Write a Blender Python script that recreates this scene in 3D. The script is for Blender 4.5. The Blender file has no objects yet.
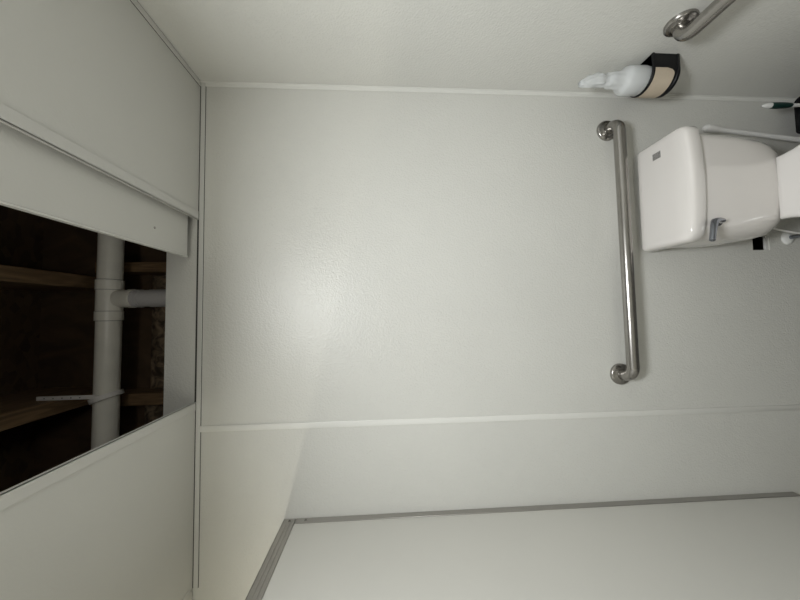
import bpy, bmesh, math, random
from mathutils import Vector, Matrix, noise
random.seed(7)
S = bpy.context.scene
COL = S.collection
PI = math.pi

# ------------------------------------------------------------------ materials
def mat(name, color, rough=0.5, metal=0.0, bump=0.0, bscale=150, spec=0.5, mottle=0.0, mscale=3.0,
        coat=0.0, aniso=None, trans=0.0, detail=2.0, bdist=0.001):
    m = bpy.data.materials.new(name); m.use_nodes = True
    nt = m.node_tree; b = nt.nodes['Principled BSDF']
    b.inputs['Base Color'].default_value = (*color, 1)
    b.inputs['Roughness'].default_value = rough
    b.inputs['Metallic'].default_value = metal
    b.inputs['Specular IOR Level'].default_value = spec
    b.inputs['Coat Weight'].default_value = coat
    b.inputs['Transmission Weight'].default_value = trans
    tc = nt.nodes.new('ShaderNodeTexCoord')
    if bump:
        mp = nt.nodes.new('ShaderNodeMapping')
        if aniso: mp.inputs['Scale'].default_value = aniso
        nt.links.new(tc.outputs['Object'], mp.inputs['Vector'])
        n = nt.nodes.new('ShaderNodeTexNoise'); n.inputs['Scale'].default_value = bscale
        n.inputs['Detail'].default_value = detail
        nt.links.new(mp.outputs['Vector'], n.inputs['Vector'])
        bp = nt.nodes.new('ShaderNodeBump'); bp.inputs['Strength'].default_value = bump
        bp.inputs['Distance'].default_value = bdist
        nt.links.new(n.outputs['Fac'], bp.inputs['Height'])
        nt.links.new(bp.outputs['Normal'], b.inputs['Normal'])
    if mottle:
        n2 = nt.nodes.new('ShaderNodeTexNoise'); n2.inputs['Scale'].default_value = mscale
        n2.inputs['Detail'].default_value = 5
        nt.links.new(tc.outputs['Object'], n2.inputs['Vector'])
        r = nt.nodes.new('ShaderNodeValToRGB')
        r.color_ramp.elements[0].position = 0.3; r.color_ramp.elements[1].position = 0.7
        r.color_ramp.elements[0].color = (*[c * (1 - mottle) for c in color], 1)
        r.color_ramp.elements[1].color = (*[min(1, c * (1 + mottle)) for c in color], 1)
        nt.links.new(n2.outputs['Fac'], r.inputs['Fac'])
        nt.links.new(r.outputs['Color'], b.inputs['Base Color'])
    return m

def wood_mat(name, c1, c2, scale, stretch, rough=0.8, knots=False):
    m = bpy.data.materials.new(name); m.use_nodes = True
    nt = m.node_tree; b = nt.nodes['Principled BSDF']; b.inputs['Roughness'].default_value = rough
    tc = nt.nodes.new('ShaderNodeTexCoord'); mp = nt.nodes.new('ShaderNodeMapping')
    mp.inputs['Scale'].default_value = stretch
    nt.links.new(tc.outputs['Object'], mp.inputs['Vector'])
    n = nt.nodes.new('ShaderNodeTexNoise'); n.inputs['Scale'].default_value = scale
    n.inputs['Detail'].default_value = 6; n.inputs['Distortion'].default_value = 1.2
    nt.links.new(mp.outputs['Vector'], n.inputs['Vector'])
    r = nt.nodes.new('ShaderNodeValToRGB')
    r.color_ramp.elements[0].color = (*c1, 1); r.color_ramp.elements[1].color = (*c2, 1)
    r.color_ramp.elements[0].position = 0.35; r.color_ramp.elements[1].position = 0.65
    nt.links.new(n.outputs['Fac'], r.inputs['Fac']); nt.links.new(r.outputs['Color'], b.inputs['Base Color'])
    bp = nt.nodes.new('ShaderNodeBump'); bp.inputs['Strength'].default_value = 0.4; bp.inputs['Distance'].default_value = 0.002
    nt.links.new(n.outputs['Fac'], bp.inputs['Height']); nt.links.new(bp.outputs['Normal'], b.inputs['Normal'])
    return m

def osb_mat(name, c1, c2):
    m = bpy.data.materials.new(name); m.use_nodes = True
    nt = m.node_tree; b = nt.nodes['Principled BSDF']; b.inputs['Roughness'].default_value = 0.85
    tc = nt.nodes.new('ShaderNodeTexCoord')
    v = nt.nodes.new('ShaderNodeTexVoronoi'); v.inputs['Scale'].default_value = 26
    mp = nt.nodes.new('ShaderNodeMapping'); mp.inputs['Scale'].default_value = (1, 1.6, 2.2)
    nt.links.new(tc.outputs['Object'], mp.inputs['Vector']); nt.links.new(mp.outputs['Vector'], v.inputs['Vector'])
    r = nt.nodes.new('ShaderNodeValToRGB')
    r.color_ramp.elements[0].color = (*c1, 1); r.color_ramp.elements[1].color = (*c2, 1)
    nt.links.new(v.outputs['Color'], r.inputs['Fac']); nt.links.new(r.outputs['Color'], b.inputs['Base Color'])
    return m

M = {}
M['frp'] = mat('pebbled_panel', (0.66, 0.655, 0.615), 0.36, bump=0.75, bscale=190, mottle=0.02, mscale=2.5, bdist=0.0018, detail=1.0)
M['ceil'] = mat('ceiling_panel', (0.64, 0.635, 0.60), 0.45, bump=0.3, bscale=170, mottle=0.02, mscale=3)
M['part'] = mat('partition_laminate', (0.63, 0.62, 0.575), 0.45, bump=0.08, bscale=120, mottle=0.02, mscale=2)
M['trimw'] = mat('white_plastic_trim', (0.76, 0.755, 0.715), 0.35)
M['trimc'] = mat('ceiling_trim', (0.635, 0.63, 0.60), 0.45)
M['seal'] = mat('dark_joint', (0.05, 0.05, 0.045), 0.8)
M['alu'] = mat('satin_aluminium', (0.40, 0.385, 0.36), 0.42, 0.75, bump=0.1, bscale=60, aniso=(1, 1, 1))
M['steel'] = mat('brushed_steel', (0.36, 0.345, 0.325), 0.27, 1.0, bump=0.06, bscale=400, mottle=0.06, mscale=20)
M['chrome'] = mat('chrome', (0.26, 0.275, 0.31), 0.06, 1.0)
M['porc'] = mat('porcelain', (0.73, 0.70, 0.67), 0.10, spec=0.5, coat=0.3, mottle=0.008, mscale=6)
M['seatp'] = mat('seat_plastic', (0.74, 0.715, 0.69), 0.16)
M['pvc'] = mat('white_pvc', (0.86, 0.83, 0.74), 0.35, mottle=0.04, mscale=18)
M['pvcd'] = mat('pvc_cement', (0.58, 0.56, 0.55), 0.4)
M['jline'] = mat('grey_joint', (0.22, 0.21, 0.19), 0.7)
M['strap'] = mat('grey_plastic_strap', (0.78, 0.75, 0.71), 0.5)
M['black'] = mat('black_plastic', (0.005, 0.005, 0.006), 0.45, spec=0.25)
M['tan'] = mat('tan_card', (0.52, 0.44, 0.34), 0.6, mottle=0.04, mscale=25)
M['green'] = mat('dark_green_rubber', (0.006, 0.035, 0.028), 0.4)
M['greym'] = mat('grey_mark', (0.23, 0.22, 0.21), 0.6, mottle=0.3, mscale=260)
M['wplas'] = mat('white_plastic', (0.80, 0.80, 0.78), 0.3)
M['wdull'] = mat('dull_white_plastic', (0.66, 0.65, 0.63), 0.4)
M['floor'] = mat('grey_vinyl_floor', (0.10, 0.098, 0.09), 0.5, bump=0.1, bscale=40, mottle=0.25, mscale=30)
M['bag'] = mat('frosted_plastic', (0.86, 0.88, 0.88), 0.35, trans=0.35, bump=0.3, bscale=60)
M['rubber'] = mat('brown_rubber', (0.16, 0.04, 0.025), 0.5)
M['joist'] = wood_mat('pine_joist', (0.14, 0.085, 0.04), (0.27, 0.17, 0.085), 9, (6, 0.6, 6))
M['stud'] = wood_mat('pine_stud', (0.14, 0.085, 0.04), (0.25, 0.155, 0.075), 9, (6, 6, 0.6))
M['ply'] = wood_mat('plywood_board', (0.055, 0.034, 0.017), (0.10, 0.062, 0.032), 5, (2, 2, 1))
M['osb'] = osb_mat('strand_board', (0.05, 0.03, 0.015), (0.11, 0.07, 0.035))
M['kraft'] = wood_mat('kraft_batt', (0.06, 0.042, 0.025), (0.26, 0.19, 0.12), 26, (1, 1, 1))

# ------------------------------------------------------------------ helpers
def link(name, bm, m, parent=None, smooth=True, angle=40):
    me = bpy.data.meshes.new(name)
    bmesh.ops.recalc_face_normals(bm, faces=bm.faces[:])
    bm.to_mesh(me); bm.free()
    o = bpy.data.objects.new(name, me); COL.objects.link(o)
    if isinstance(m, (list, tuple)):
        for q in m: me.materials.append(q)
    else: me.materials.append(m)
    if smooth:
        me.shade_smooth()
        me.set_sharp_from_angle(angle=math.radians(angle))
    if parent is not None:
        o.parent = parent
        o.matrix_parent_inverse = Matrix.Translation(-parent.location)
    return o

def tag(o, label, cat, group=None):
    o['label'] = label; o['category'] = cat
    if group: o['group'] = group
    return o
def thing(name, loc, label, cat, group=None):
    o = bpy.data.objects.new(name, None); COL.objects.link(o); o.location = loc
    o.empty_display_size = 0.05
    return tag(o, label, cat, group)
def struct(name, bm, m, **k):
    o = link(name, bm, m, **k); o['kind'] = 'structure'; return o

def box(bm, x0, x1, y0, y1, z0, z1, bev=0.0, seg=2):
    t = bmesh.new()
    bmesh.ops.create_cube(t, size=1)
    for v in t.verts:
        v.co = Vector((x0 + (v.co.x + .5) * (x1 - x0), y0 + (v.co.y + .5) * (y1 - y0), z0 + (v.co.z + .5) * (z1 - z0)))
    if bev: bmesh.ops.bevel(t, geom=t.edges[:], offset=bev, segments=seg, profile=0.5, affect='EDGES')
    merge(bm, t)
def merge(bm, t):
    me = bpy.data.meshes.new('tmp'); t.to_mesh(me); t.free(); bm.from_mesh(me); bpy.data.meshes.remove(me)
def B(*a, **k):
    bm = bmesh.new(); box(bm, *a, **k); return bm

def loft(bm, rings, cap=True, closed=False):
    vs = [[bm.verts.new(p) for p in r] for r in rings]
    n = len(vs[0]); R_ = len(vs)
    for i in range(R_ if closed else R_ - 1):
        a, b = vs[i], vs[(i + 1) % R_]
        for j in range(n):
            bm.faces.new((a[j], a[(j + 1) % n], b[(j + 1) % n], b[j]))
    if cap and not closed:
        bm.faces.new(vs[0]); bm.faces.new(vs[-1])

def tube(bm, pts, rad, n=24, cap=True):
    pts = [Vector(p) for p in pts]
    if not hasattr(rad, '__len__'): rad = [rad] * len(pts)
    t0 = (pts[1] - pts[0]).normalized()
    u = t0.orthogonal().normalized()
    rings = []
    for i, p in enumerate(pts):
        if i == 0: t = t0
        elif i == len(pts) - 1: t = (pts[i] - pts[i - 1]).normalized()
        else: t = ((pts[i + 1] - p).normalized() + (p - pts[i - 1]).normalized()).normalized()
        u = (u - t * u.dot(t)).normalized(); w = t.cross(u)
        rings.append([p + (u * math.cos(2 * PI * k / n) + w * math.sin(2 * PI * k / n)) * rad[i] for k in range(n)])
    loft(bm, rings, cap)

def lathe(bm, prof, org, axis, n=40):
    axis = Vector(axis).normalized(); u = axis.orthogonal().normalized(); w = axis.cross(u); org = Vector(org)
    loft(bm, [[org + axis * h + (u * math.cos(2 * PI * k / n) + w * math.sin(2 * PI * k / n)) * max(r, 1e-4) for k in range(n)] for r, h in prof])

def arc(c, a, b, r, steps=8):
    """quarter bend points: centre c, from direction a to direction b"""
    c, a, b = Vector(c), Vector(a), Vector(b)
    return [c + (a * math.cos(t) + b * math.sin(t)) * r for t in [PI / 2 * i / steps for i in range(steps + 1)]]

def rrect(x0, x1, y0, y1, z, rf, rb, seg=8, bow=0.0):
    """rounded rectangle in plan; rf = radius of the front (low y) corners, rb = back corners"""
    pts = []
    for cx, cy, r, a0 in ((x1 - rb, y1 - rb, rb, 0), (x0 + rb, y1 - rb, rb, PI / 2), (x0 + rf, y0 + rf, rf, PI), (x1 - rf, y0 + rf, rf, 1.5 * PI)):
        for i in range(seg + 1):
            t = a0 + PI / 2 * i / seg
            pts.append(Vector((cx + math.cos(t) * r, cy + math.sin(t) * r, z)))
    if bow:       # bowed front: extra points along the front edge
        n0 = 3 * (seg + 1)
        pts[n0:n0] = [Vector((x0 + rf + (x1 - x0 - 2 * rf) * q / 12, y0, z)) for q in range(1, 12)]
        xc, hw_ = (x0 + x1) / 2, (x1 - x0) / 2
        for p in pts:
            f_ = max(0, min(1, (y1 - p.y) / (y1 - y0) * 2 - 1))
            p.y -= bow * f_ * max(0, 1 - ((p.x - xc) / hw_) ** 2)
    return pts

# ------------------------------------------------------------------ the setting
WY = 1.04            # back wall face
RX = 0.834           # right wall face
LX = -2.10           # left wall face (beyond the partition, out of frame)
FY = -1.70           # front wall face
ZC = 2.360           # ceiling underside
ZD = 3.20            # underside of the roof deck
OX0, OX1, OY0 = -0.290, 0.336, 0.04   # ceiling opening

struct('floor', B(LX - .1, RX + .1, FY - .1, 1.36, -0.05, 0), M['floor'], smooth=False)

bm = bmesh.new()     # back wall with a small rough hole beside the toilet supply
hx0, hx1, hz0, hz1 = 0.223, 0.279, 0.218, 0.289
xs = [LX - .1, hx0, hx1, RX + .02]; zs = [0, hz0, hz1, 2.466]
for i in range(3):
    for k in range(3):
        if i == 1 and k == 1: continue
        box(bm, xs[i], xs[i + 1], WY, WY + .016, zs[k], zs[k + 1])
bmesh.ops.remove_doubles(bm, verts=bm.verts[:], dist=1e-5)
struct('wall_back', bm, M['frp'], smooth=False)
struct('wall_right', B(RX, RX + .03, FY, WY - .0005, 0, ZD), M['frp'], smooth=False)
struct('wall_left', B(LX - .03, LX, FY, WY, 0, ZD), M['frp'], smooth=False)
struct('wall_front', B(LX - .03, RX + .03, FY - .03, FY, 0, ZD), M['frp'], smooth=False)

bm = bmesh.new()
c1 = WY - .004
box(bm, OX1, RX - .001, FY, c1, ZC, ZC + .004)
box(bm, -0.893, OX0, FY, c1, ZC, ZC + .004)
box(bm, LX, -0.8965, FY, c1, ZC, ZC + .004)
box(bm, OX0, OX1, FY, OY0, ZC, ZC + .004)
struct('ceiling', bm, M['ceil'], smooth=False)

# trims: white vinyl strips
t = [0]
def trim(bm, m=None):
    t[0] += 1
    return struct('trim_%d' % t[0], bm, m or M['trimw'], angle=30)
# corner strip between right and back wall (two legs)
bm = bmesh.new(); box(bm, RX - .016, RX, WY - .003, WY - .0005, 0, ZC, .0008, 1); box(bm, RX - .003, RX - .0005, WY - .008, WY - .001, 0, ZC, .0008, 1); trim(bm)
# divider strip over the panel joint of the back wall
bm = bmesh.new(); box(bm, -0.391, -0.371, WY - .0035, WY + .0005, 0, ZC - .002, .0012, 2); trim(bm)
# strip along the ceiling / back wall, with its dark joints
bm = bmesh.new(); box(bm, -.895, RX - .004, WY - .004, WY + .0005, ZC - .0165, ZC - .0020, .001, 1); trim(bm, M['trimc'])
bm = bmesh.new(); box(bm, -.895, RX - .004, WY - .0015, WY + .0005, ZC - .0020, ZC + .0045); box(bm, -.895, RX - .004, WY - .001, WY + .0005, ZC - .0180, ZC - .0165); trim(bm, M['seal'])
# ceiling / right wall
bm = bmesh.new(); box(bm, RX - .020, RX - .0025, FY, WY - .006, ZC - .003, ZC - .0002, .0006, 1); trim(bm, M['trimc'])
bm = bmesh.new(); box(bm, RX - .0215, RX - .020, FY, WY - .006, ZC - .001, ZC - .0001); box(bm, RX - .0025, RX - .0003, FY, WY - .006, ZC - .0015, ZC - .0001); trim(bm, M['seal'])
# J strips round the opening
bm = bmesh.new()
box(bm, OX1 - .0015, OX1 + .028, OY0, WY - .006, ZC - .0028, ZC - .0002, .0006, 1)
box(bm, OX1 - .0015, OX1 + .0010, OY0, WY - .006, ZC - .0028, ZC + .0050)
box(bm, OX1 + .060, OX1 + .085, OY0, WY - .006, ZC + .0035, ZC + .0185)
trim(bm, M['trimc'])
bm = bmesh.new()
box(bm, OX0 - .027, OX0 + .0015, OY0, WY - .006, ZC - .0028, ZC - .0002, .0006, 1)
box(bm, OX0 - .0015, OX0 + .0012, OY0, WY - .006, ZC - .0028, ZC + .004)
trim(bm, M['trimc'])
# seam of the ceiling panels beyond the partition
bm = bmesh.new(); box(bm, -.91, -.882, FY, WY - .02, ZC - .003, ZC - .0002, .0006, 1); trim(bm, M['trimc'])
# grey liner strip beside the wall hole
bm = bmesh.new(); box(bm, hx0 + .001, hx1 - .001, WY + .003, WY + .012, hz0 + .0005, hz0 + .010); trim(bm, M['wdull'])

# roof space above the ceiling
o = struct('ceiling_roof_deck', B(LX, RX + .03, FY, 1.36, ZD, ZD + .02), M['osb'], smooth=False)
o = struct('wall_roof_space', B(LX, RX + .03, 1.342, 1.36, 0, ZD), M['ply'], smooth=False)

tag(link('joist', B(.118, .170, FY + .01, 1.341, 2.90, ZD - .0005, .002, 1), M['joist']),
    'rough brown timber joist over the ceiling hole, near the slid panel', 'joist', 'roof joists over the hole')
tag(link('joist', B(-.345, -.293, FY + .01, 1.341, 2.90, ZD - .0005, .002, 1), M['joist']),
    'rough brown timber joist over the ceiling hole, beside the strapped end of the pipe', 'joist', 'roof joists over the hole')
tag(link('stud', B(.186, .228, 1.252, 1.341, 0.001, 2.8995, .002, 1), M['stud']),
    'brown wooden wall stud behind the white pipe, near the slid panel', 'stud', 'wall studs behind the pipe')
tag(link('stud', B(-.357, -.309, 1.252, 1.341, 0.001, 2.8995, .002, 1), M['stud']),
    'brown wooden wall stud behind the white pipe, at its strapped end', 'stud', 'wall studs behind the pipe')

def batt(x0, x1, z0, z1, seed, label):
    bm = bmesh.new()
    nx, nz = 40, 260
    front = []; back = []
    for k in range(nz + 1):
        for i in range(nx + 1):
            x = x0 + (x1 - x0) * i / nx; z = z0 + (z1 - z0) * k / nz
            e = min(1, min(i, nx - i) / 4, min(k, nz - k) / 4)
            d = noise.fractal(Vector((x * 14 + seed, z * 14, seed)), 1.0, 2.0, 4) * .022 * e - .018 * e
            front.append(bm.verts.new((x, 1.29 + d, z))); back.append(bm.verts.new((x, 1.34, z)))
    W_ = nx + 1
    for k in range(nz):
        for i in range(nx):
            q = (k * W_ + i, k * W_ + i + 1, (k + 1) * W_ + i + 1, (k + 1) * W_ + i)
            bm.faces.new([front[j] for j in q]); bm.faces.new([back[j] for j in reversed(q)])
    rim = [i for i in range(nx)] + [k * W_ + nx for k in range(nz)] + [nz * W_ + i for i in range(nx, 0, -1)] + [k * W_ for k in range(nz, 0, -1)]
    for a, b in zip(rim, rim[1:] + rim[:1]):
        bm.faces.new((front[a], back[a], back[b], front[b]))
    return tag(link('insulation_batt', bm, M['kraft'], angle=80), label, 'insulation', 'insulation between the studs')
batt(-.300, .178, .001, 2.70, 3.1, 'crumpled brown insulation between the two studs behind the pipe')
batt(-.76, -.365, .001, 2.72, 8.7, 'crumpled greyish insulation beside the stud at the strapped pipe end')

# ------------------------------------------------------------------ ceiling panel slid aside
t_ = thing('ceiling_panel', (.5, .73, ZC + .0186), 'pale ceiling panel slid aside above the ceiling hole, its edge hanging over', 'ceiling panel')
z0 = ZC + .0188
link('panel', B(.205, .815, .05, 1.012, z0, z0 + .010, .001, 1), M['ceil'], t_)
bm = bmesh.new(); box(bm, .2005, .2045, .048, 1.014, z0 - .0015, z0 + .0115, .0006, 1); link('edge_strip', bm, M['trimw'], t_)
bm = bmesh.new(); lathe(bm, [(.0035, 0), (.0035, .0012), (.002, .002)], (.258, .87, z0 + .0002), (0, 0, -1), 16)
link('screw', bm, M['alu'], t_)

# ------------------------------------------------------------------ drain pipe with tee and hanger
PY, PZ, PR = 1.17, 2.764, .0372
d_ = thing('drain_pipe', (0, PY, PZ), 'thick white plastic drain pipe crossing the dark ceiling hole', 'pipe')
bm = bmesh.new(); tube(bm, [(.80, PY, PZ), (-1.1, PY, PZ)], PR, 48); link('pipe', bm, M['pvc'], d_)
tx = .072
bm = bmesh.new()
prof = [(PR + .001, .072), (PR + .0040, .070), (PR + .0040, .034), (PR + .002, .030), (PR + .002, -.046), (PR + .0040, -.048), (PR + .0040, -.082), (PR + .001, -.084)]
lathe(bm, prof, (tx, PY, PZ), (1, 0, 0), 48)
lathe(bm, [(.033, 0), (.034, -.040), (.036, -.044), (.036, -.060), (.033, -.062)], (tx, PY, PZ - .03), (0, 0, 1), 40)
te = link('tee_fitting', bm, M['pvc'], d_)
for q in (.0715, .0335, -.0475, -.0835):
    bm = bmesh.new(); lathe(bm, [(PR + .0005, q - .0008), (PR + .0044, q - .0008), (PR + .0044, q + .0008), (PR + .0005, q + .0008)], (tx, PY, PZ), (1, 0, 0), 48); link('joint_line', bm, M['jline'], te)
bm = bmesh.new(); lathe(bm, [(.0325, -.04), (.0325, -.098), (.0345, -.099), (.0345, -.104), (.0325, -.105), (.0325, -.114), (.0345, -.115), (.0345, -.120), (.0325, -.121), (.0325, -.150), (.0340, -.151), (.0340, 0.0005 - PZ)], (tx, PY, PZ), (0, 0, 1), 40)
link('branch_pipe', bm, M['pvcd'], d_)

h_ = thing('pipe_hanger', (-.298, PY, PZ + PR), 'pale grey hanger strap with ring round the white drain pipe', 'hanger')
bm = bmesh.new()
ax = Vector((1, 0, .36)).normalized(); u = Vector((0, 1, 0)); w = ax.cross(u)
rings = []
for k in range(48):
    a = 2 * PI * k / 48; dr = u * math.cos(a) + w * math.sin(a)
    c = Vector((-.296, PY, PZ))
    rings.append([c + dr * PR * 1.075 - ax * .0085, c + dr * (PR + .012) - ax * .0085, c + dr * (PR + .012) + ax * .0085, c + dr * PR * 1.075 + ax * .0085])
loft(bm, rings, closed=True); link('ring', bm, M['strap'], h_)
bm = bmesh.new(); box(bm, -.2925, -.2780, PY - .047, PY - .042, PZ - .01, 2.962, .0008, 1)
link('strap', bm, M['strap'], h_)
for q in range(5):
    bm = bmesh.new(); lathe(bm, [(.002, 0), (.002, .0006)], (-.2852, PY - .0471, PZ + .05 + q * .03), (0, -1, 0), 10); link('hole', bm, M['seal'], h_)

# ------------------------------------------------------------------ partition
PX, PT = -.690, 2.066
p_ = thing('toilet_partition', (PX - .015, .3, .2), 'tall beige grey stall partition with grey metal edging', 'partition')
link('panel', B(PX - .026, PX - .003, -.45, WY - .006, .20, PT - .004, .001, 1), M['part'], p_)
bm = bmesh.new()
box(bm, PX - .003, PX, WY - .024, WY - .001, .20, PT - .041, .0008, 1)
box(bm, PX - .030, PX - .026, WY - .024, WY - .001, .20, PT - .041, .0008, 1)
link('wall_channel', bm, M['alu'], p_)
bm = bmesh.new()
box(bm, PX - .003, PX, -.45, WY - .001, PT - .040, PT, .0008, 1)
box(bm, PX - .030, PX - .026, -.45, WY - .001, PT - .040, PT, .0008, 1)
box(bm, PX - .030, PX, -.45, WY - .001, PT - .003, PT, .0008, 1)
# two shallow ribs along the cap
box(bm, PX - .001, PX + .0012, -.45, WY - .028, PT - .016, PT - .012, .0004, 1)
box(bm, PX - .001, PX + .0012, -.45, WY - .028, PT - .028, PT - .024, .0004, 1)
link('top_cap', bm, M['alu'], p_)
for y, z in ((WY - .013, PT - .022), (WY - .012, PT - .075)):
    bm = bmesh.new(); lathe(bm, [(.0045, 0), (.0045, .001), (.003, .0022)], (PX, y, z), (1, 0, 0), 16)
    s = link('screw', bm, M['steel'], p_)
    bm = bmesh.new(); lathe(bm, [(.0018, 0), (.0016, .0004)], (PX + .0022, y, z), (1, 0, 0), 8); link('slot', bm, M['seal'], s)

# ------------------------------------------------------------------ grab bars
def grab_bar(p0, p1, nrm, off, label, r=.019):
    p0, p1, n = Vector(p0), Vector(p1), Vector(nrm)
    d = (p1 - p0).normalized()
    g = thing('grab_bar', p0, label, 'grab bar', 'stainless steel grab bars')
    R_ = .036
    pts = [p0 + n * .004] + [p + n * 0 for p in arc(p0 + d * R_ + n * (off - R_), -d, n, R_, 10)]
    pts += arc(p1 - d * R_ + n * (off - R_), n, d, R_, 10) + [p1 + n * .004]
    bm = bmesh.new(); tube(bm, pts, r, 32); link('bar', bm, M['steel'], g)
    for p in (p0, p1):
        bm = bmesh.new()
        lathe(bm, [(.0385, .0002), (.0385, .007), (.036, .0105), (.031, .012), (.0255, .0125), (.0225, .0150), (.0205, .0155)], p, n, 44)
        link('flange', bm, M['steel'], g)
    return g
grab_bar((.684, WY, .860), (-.236, WY, .853), (0, -1, 0), .060, 'long stainless steel grab bar on the back wall beside the toilet tank')
grab_bar((RX, .763, .846), (RX, -.15, .846), (-1, 0, 0), .054, 'stainless steel grab bar on the side wall, mostly cut off by the photo edge')

# ------------------------------------------------------------------ toilet
TX = .400
to = thing('toilet', (TX, .75, 0), 'white porcelain toilet with square tank against the back wall', 'toilet')
# tank: sections from the bottom up (half width, front y, front corner radius)
bm = bmesh.new(); rings = []
for z, hw, fy, rf in ((.396, .096, .890, .03), (.399, .116, .880, .04), (.407, .134, .874, .045), (.424, .150, .869, .048), (.448, .162, .866, .048), (.480, .169, .862, .046), (.540, .174, .859, .043), (.600, .176, .856, .040), (.670, .177, .854, .038), (.7195, .178, .853, .036)):
    rings.append(rrect(TX - hw, TX + hw, fy, 1.018, z, rf, .02, bow=.014))
loft(bm, rings); link('tank', bm, M['porc'], to, angle=60)
bm = bmesh.new(); rings = []
for z, e in ((.7200, -.004), (.7205, -.001), (.724, .001), (.748, .000), (.756, -.002), (.7605, -.006), (.7630, -.012), (.7638, -.024)):
    rings.append(rrect(TX - .187 - e, TX + .190 + e, .842 - e, 1.024 + min(e, 0), z, .030, .012, bow=.014))
loft(bm, rings); link('tank_lid', bm, M['porc'], to, angle=60)
bm = bmesh.new(); box(bm, .522, .545, .925, .954, .7638, .7642); link('printed_mark', bm, M['greym'], to)['label'] = 'small grey printed square on the tank lid'
# lever
bm = bmesh.new(); lathe(bm, [(.0135, 0), (.0135, .004), (.011, .007), (.008, .008), (.007, .016), (.0065, .018)], (.271, .8480, .668), (0, -1, 0), 28)
pts = [(.271, .832, .668), (.269, .826, .688), (.264, .818, .712), (.250, .813, .722), (.228, .809, .731), (.203, .807, .738), (.200, .807, .739)]
tube(bm, pts, [.007, .0095, .0095, .0085, .0078, .0076, .003], 20)
link('flush_lever', bm, M['chrome'], to)
# bowl
def egg(cx, yb, yf, hwb, hw, z, n=48):
    """flat-backed egg: half width hwb at yb, widest hw in the middle, round nose at yf"""
    ym = yb + (yf - yb) * .48; side = []
    for i in range(13):
        s = i / 12; y = yb + (ym - yb) * s
        side.append((hwb + (hw - hwb) * (1 - math.cos(s * PI)) / 2, y))
    for i in range(1, 12):
        a = PI / 2 * i / 12; side.append((hw * math.cos(a), ym + (yf - ym) * math.sin(a)))
    pts = [Vector((cx + x, y, z)) for x, y in side] + [Vector((cx, yf, z))] + [Vector((cx - x, y, z)) for x, y in reversed(side)]
    return pts
bm = bmesh.new(); rings = []
for z, yb, yf, hb, hw in ((0.0005, .90, .50, .085, .115), (.03, .90, .505, .08, .108), (.12, .90, .52, .075, .095), (.20, .90, .47, .070, .115), (.28, .90, .41, .07, .15), (.34, .90, .37, .07, .172), (.385, .90, .355, .068, .182), (.394, .90, .357, .066, .180), (.3955, .895, .365, .06, .172)):
    rings.append(egg(TX - .008, yb, yf, hb, hw, z))
loft(bm, rings); link('bowl', bm, M['porc'], to, angle=60)
for nm, za, zb, hb, hw, yb, yf in (('seat', .402, .420, .088, .182, .845, .355), ('seat_lid', .4225, .446, .102, .190, .857, .345)):
    bm = bmesh.new(); rings = []
    for z, e in ((za, -.004), (za + .003, 0), (zb - .008, 0), (zb - .003, -.003), (zb - .0006, -.008), (zb, -.016)):
        rings.append(egg(TX - .014, yb + e, yf - e, hb + e, hw + e, z))
    loft(bm, rings); link(nm, bm, M['seatp'], to, angle=60)

# supply valve and hose
v_ = thing('shutoff_valve', (.270, WY, .143), 'small chrome shutoff valve with round wall plate below the tank', 'valve')
bm = bmesh.new(); lathe(bm, [(.026, 0), (.0255, .003), (.021, .0075), (.012, .010), (.010, .0105)], (.270, WY - .0003, .143), (0, -1, 0), 36); link('wall_plate', bm, M['wplas'], v_)
bm = bmesh.new(); tube(bm, [(.270, WY - .008, .143), (.270, .965, .143)], .0075, 20); tube(bm, [(.270, .972, .140), (.270, .972, .185)], [.0075, .006], 18)
link('valve_body', bm, M['chrome'], v_)
bm = bmesh.new(); lathe(bm, [(.006, 0), (.016, .004), (.017, .012), (.012, .017)], (.270, .9655, .143), (0, -1, 0), 24)
link('handle', bm, M['chrome'], v_)
hp = [(.270, .972, .186), (.274, .973, .22), (.285, .975, .27), (.297, .972, .32), (.306, .965, .36), (.310, .96, .396)]
bm = bmesh.new(); tube(bm, hp, .0045, 16)
tag(link('supply_hose', bm, M['wdull']), 'thin white supply hose from the valve up to the toilet tank', 'hose')

# ------------------------------------------------------------------ plunger, brush and holder beside the toilet
pl = thing('plunger', (.594, .948, 0), 'dull white plunger handle leaning in the corner behind the tank', 'plunger')
a, b = Vector((.679, 1.000, .500)), Vector((.596, .948, .090))
d = (b - a).normalized()
bm = bmesh.new(); tube(bm, [a - d * .010, a - d * .006, a + d * .004, a + d * .022, a + d * .045, a + d * .06, b], [.004, .010, .0135, .0135, .010, .0085, .0085], 24); link('handle', bm, M['wdull'], pl)
bm = bmesh.new(); lathe(bm, [(.040, 0.0005), (.046, .004), (.043, .03), (.034, .06), (.018, .078), (.013, .10), (.011, .10)], (.594, .948, 0), (0, 0, 1), 32); link('cup', bm, M['rubber'], pl)

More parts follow.
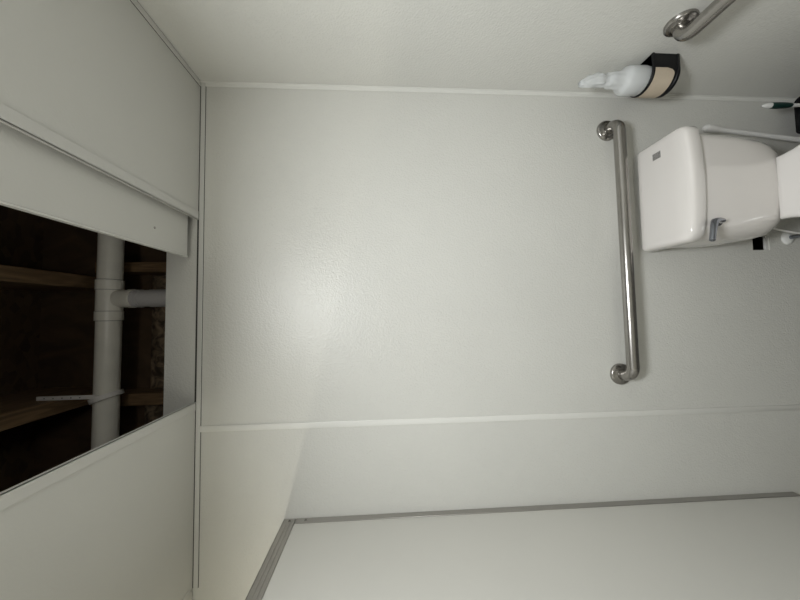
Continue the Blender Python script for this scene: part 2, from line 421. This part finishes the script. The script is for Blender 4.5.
bh = thing('brush_holder', (.720, .94, 0), 'black plastic toilet brush holder standing in the corner', 'brush holder')
bm = bmesh.new()
loft(bm, [rrect(.720 - w_, .720 + w_, .94 - e_, .94 + e_, z_, .018, .018) for w_, e_, z_ in ((.062, .042, .0005), (.066, .046, .006), (.069, .049, .140), (.071, .051, .141), (.071, .051, .147), (.067, .047, .147), (.064, .044, .02))])
link('cup', bm, M['black'], bh)
br = thing('toilet_brush', (.738, .94, .022), 'toilet brush with white and dark green grip in the black holder', 'brush')
a, b = Vector((.717, .93, .366)), Vector((.736, .938, .05)); d = (b - a).normalized()
bm = bmesh.new(); tube(bm, [a, a + d * .003, a + d * .012, a + d * .024, a + d * .032], [.001, .004, .007, .0090, .0092], 20); link('tip', bm, M['wplas'], br)
bm = bmesh.new(); tube(bm, [a + d * .029, a + d * .033, a + d * .06, a + d * .09, a + d * .112, a + d * .118], [.008, .0098, .0105, .0095, .0075, .006], 20); link('grip', bm, M['green'], br)
bm = bmesh.new(); tube(bm, [a + d * .115, a + d * .14, b], [.0062, .0055, .0055], 20); link('shaft', bm, M['wplas'], br)
bm = bmesh.new(); lathe(bm, [(.006, .085), (.030, .075), (.036, .055), (.036, .03), (.028, .012)], (.738, .94, .012), (0, 0, 1), 24); link('bristle_head', bm, M['wplas'], br)

# ------------------------------------------------------------------ dispenser on the side wall
DX, DY, DR = .785, .912, .050
dz0, dz1 = .739, .836
ds = thing('dispenser', (RX, DY, dz0), 'black wall dispenser with a rounded tan front on the side wall', 'dispenser')
def dprof(r, z, back=RX - .0005, n=28):
    pts = [Vector((back, DY - r, z))]
    for i in range(n + 1):
        a_ = -PI / 2 - PI * i / n
        pts.append(Vector((DX + math.cos(a_) * r, DY + math.sin(a_) * r, z)))
    pts.append(Vector((back, DY + r, z)))
    return pts
bm = bmesh.new()
loft(bm, [dprof(.0475, dz0 + .001), dprof(DR, dz0 + .004), dprof(DR + .001, dz0 + .012), dprof(DR - .001, dz0 + .014), dprof(DR - .001, dz1 - .007), dprof(DR + .0015, dz1 - .006),
          dprof(DR + .0015, dz1 - .001), dprof(DR + .0005, dz1), dprof(DR - .005, dz1), dprof(DR - .0055, dz1 - .003), dprof(DR - .0055, dz0 + .05)])
link('housing', bm, M['black'], ds, angle=35)
# deep black bottom lip, lower at the wall side
bm = bmesh.new()
# tan curved front panel with rounded lower corners
n, mrow = 40, 14
a0, a1 = -PI / 2 - .02, -1.5 * PI + .02
zl, zh = dz0 + .024, dz1 - .007
grid = []
for k in range(mrow + 1):
    row = []
    for i in range(n + 1):
        s = i / n; q = k / mrow
        # rounded corner at the lower ends: lift z near the ends
        lift = max(0, 1 - min(s, 1 - s) / .12); lift = (1 - math.sqrt(max(0, 1 - lift * lift))) * .026
        z = zh + (zl + lift - zh) * q
        an = a0 + (a1 - a0) * s
        row.append((an, z))
    grid.append(row)
def shell(bm, grid, r0, r1):
    outer = [[bm.verts.new((DX + math.cos(a) * r1, DY + math.sin(a) * r1, z)) for a, z in row] for row in grid]
    inner = [[bm.verts.new((DX + math.cos(a) * r0, DY + math.sin(a) * r0, z)) for a, z in row] for row in grid]
    R1, C1 = len(grid), len(grid[0])
    for k in range(R1 - 1):
        for i in range(C1 - 1):
            bm.faces.new((outer[k][i], outer[k][i + 1], outer[k + 1][i + 1], outer[k + 1][i]))
            bm.faces.new((inner[k][i], inner[k + 1][i], inner[k + 1][i + 1], inner[k][i + 1]))
    rim = [(0, i) for i in range(C1 - 1)] + [(k, C1 - 1) for k in range(R1 - 1)] + [(R1 - 1, i) for i in range(C1 - 1, 0, -1)] + [(k, 0) for k in range(R1 - 1, 0, -1)]
    for p, q in zip(rim, rim[1:] + rim[:1]):
        bm.faces.new((outer[p[0]][p[1]], inner[p[0]][p[1]], inner[q[0]][q[1]], outer[q[0]][q[1]]))
shell(bm, grid, DR - .0015, DR + .0018)
link('front_panel', bm, M['tan'], ds, angle=50)

# crumpled translucent pouch standing in the dispenser
bm = bmesh.new(); rings = []
prof = [(.030, .793, 0, 0), (.034, .800, 0, 0), (.0345, .822, 0, 0), (.0430, .838, -.008, 0), (.0430, .884, -.009, 0), (.042, .893, -.009, 0), (.039, .900, -.009, 0), (.033, .907, -.009, 0), (.030, .914, -.009, .0), (.0295, .934, -.010, 0), (.030, .948, -.010, 0), (.028, .956, -.010, 0), (.023, .963, -.010, 0), (.028, .974, -.010, 0), (.031, .986, -.010, 0), (.029, .998, -.012, 0), (.026, 1.010, -.014, 0), (.024, 1.020, -.016, 0), (.018, 1.032, -.020, .002), (.015, 1.042, -.022, .002), (.010, 1.050, -.024, .002)]
for r, z, dx, dy in prof:
    ring = []
    for k in range(40):
        a_ = 2 * PI * k / 40
        cr = min(1, max(0, (z - .90) / .07))
        dd = noise.noise(Vector((math.cos(a_) * 2.2, math.sin(a_) * 2.2, z * 60))) * .42 * cr
        fl = 1 - .35 * cr * abs(math.sin(a_ - .7))
        ring.append(Vector((DX + .002 + dx + math.cos(a_) * r * (1 + dd) * fl, DY + dy + math.sin(a_) * r * (1 + dd) * fl, z + dd * .012)))
    rings.append(ring)
loft(bm, rings)
tag(link('plastic_pouch', bm, M['bag'], angle=180), 'crumpled frosted white plastic pouch sticking up out of the black dispenser', 'pouch')

# ------------------------------------------------------------------ light
def area(name, loc, rot, sx, sy, power, col):
    l = bpy.data.lights.new(name, 'AREA'); l.shape = 'RECTANGLE'; l.size = sx; l.size_y = sy; l.energy = power; l.color = col
    o = bpy.data.objects.new(name, l); COL.objects.link(o); o.location = loc; o.rotation_euler = rot; return o
area('stall_lamp', (.06, -.08, 2.30), (0, 0, 0), .26, .26, 19, (.97, 1.0, 1.02))
area('room_lamp', (-1.80, -.10, 2.34), (0, 0, 0), .25, .25, 19, (1.0, .95, .80))
pl_ = bpy.data.lights.new('pipe_fill', 'POINT'); pl_.energy = 3.6; pl_.color = (1, .98, .93); pl_.shadow_soft_size = .07  # added fill without a fixture of its own, brightens the pipe and ceiling
po = bpy.data.objects.new('pipe_fill', pl_); COL.objects.link(po); po.location = (.06, -.08, 2.24)
w = bpy.data.worlds.new('world'); S.world = w; w.use_nodes = True
w.node_tree.nodes['Background'].inputs['Color'].default_value = (0, 0, 0, 1)

# ------------------------------------------------------------------ camera
cam = bpy.data.cameras.new('camera'); co = bpy.data.objects.new('camera', cam); COL.objects.link(co)
cam.sensor_width = 36; cam.sensor_fit = 'HORIZONTAL'; cam.lens = 291.131 * 36 / 800; cam.clip_start = .01
Rm = ((-0.01545615, -0.05546456, -0.99834102), (0.99885796, -0.04600151, -0.01290846), (-0.04520923, -0.99740039, 0.05611222))
mw = Matrix(Rm).transposed().to_4x4(); mw.translation = (0, 0, 1.72)
co.matrix_world = mw
S.camera = co
S.view_settings.view_transform = 'Standard'; S.view_settings.look = 'None'
S.view_settings.gamma = 1; S.view_settings.use_curve_mapping = False
S.view_settings.exposure = 0.15
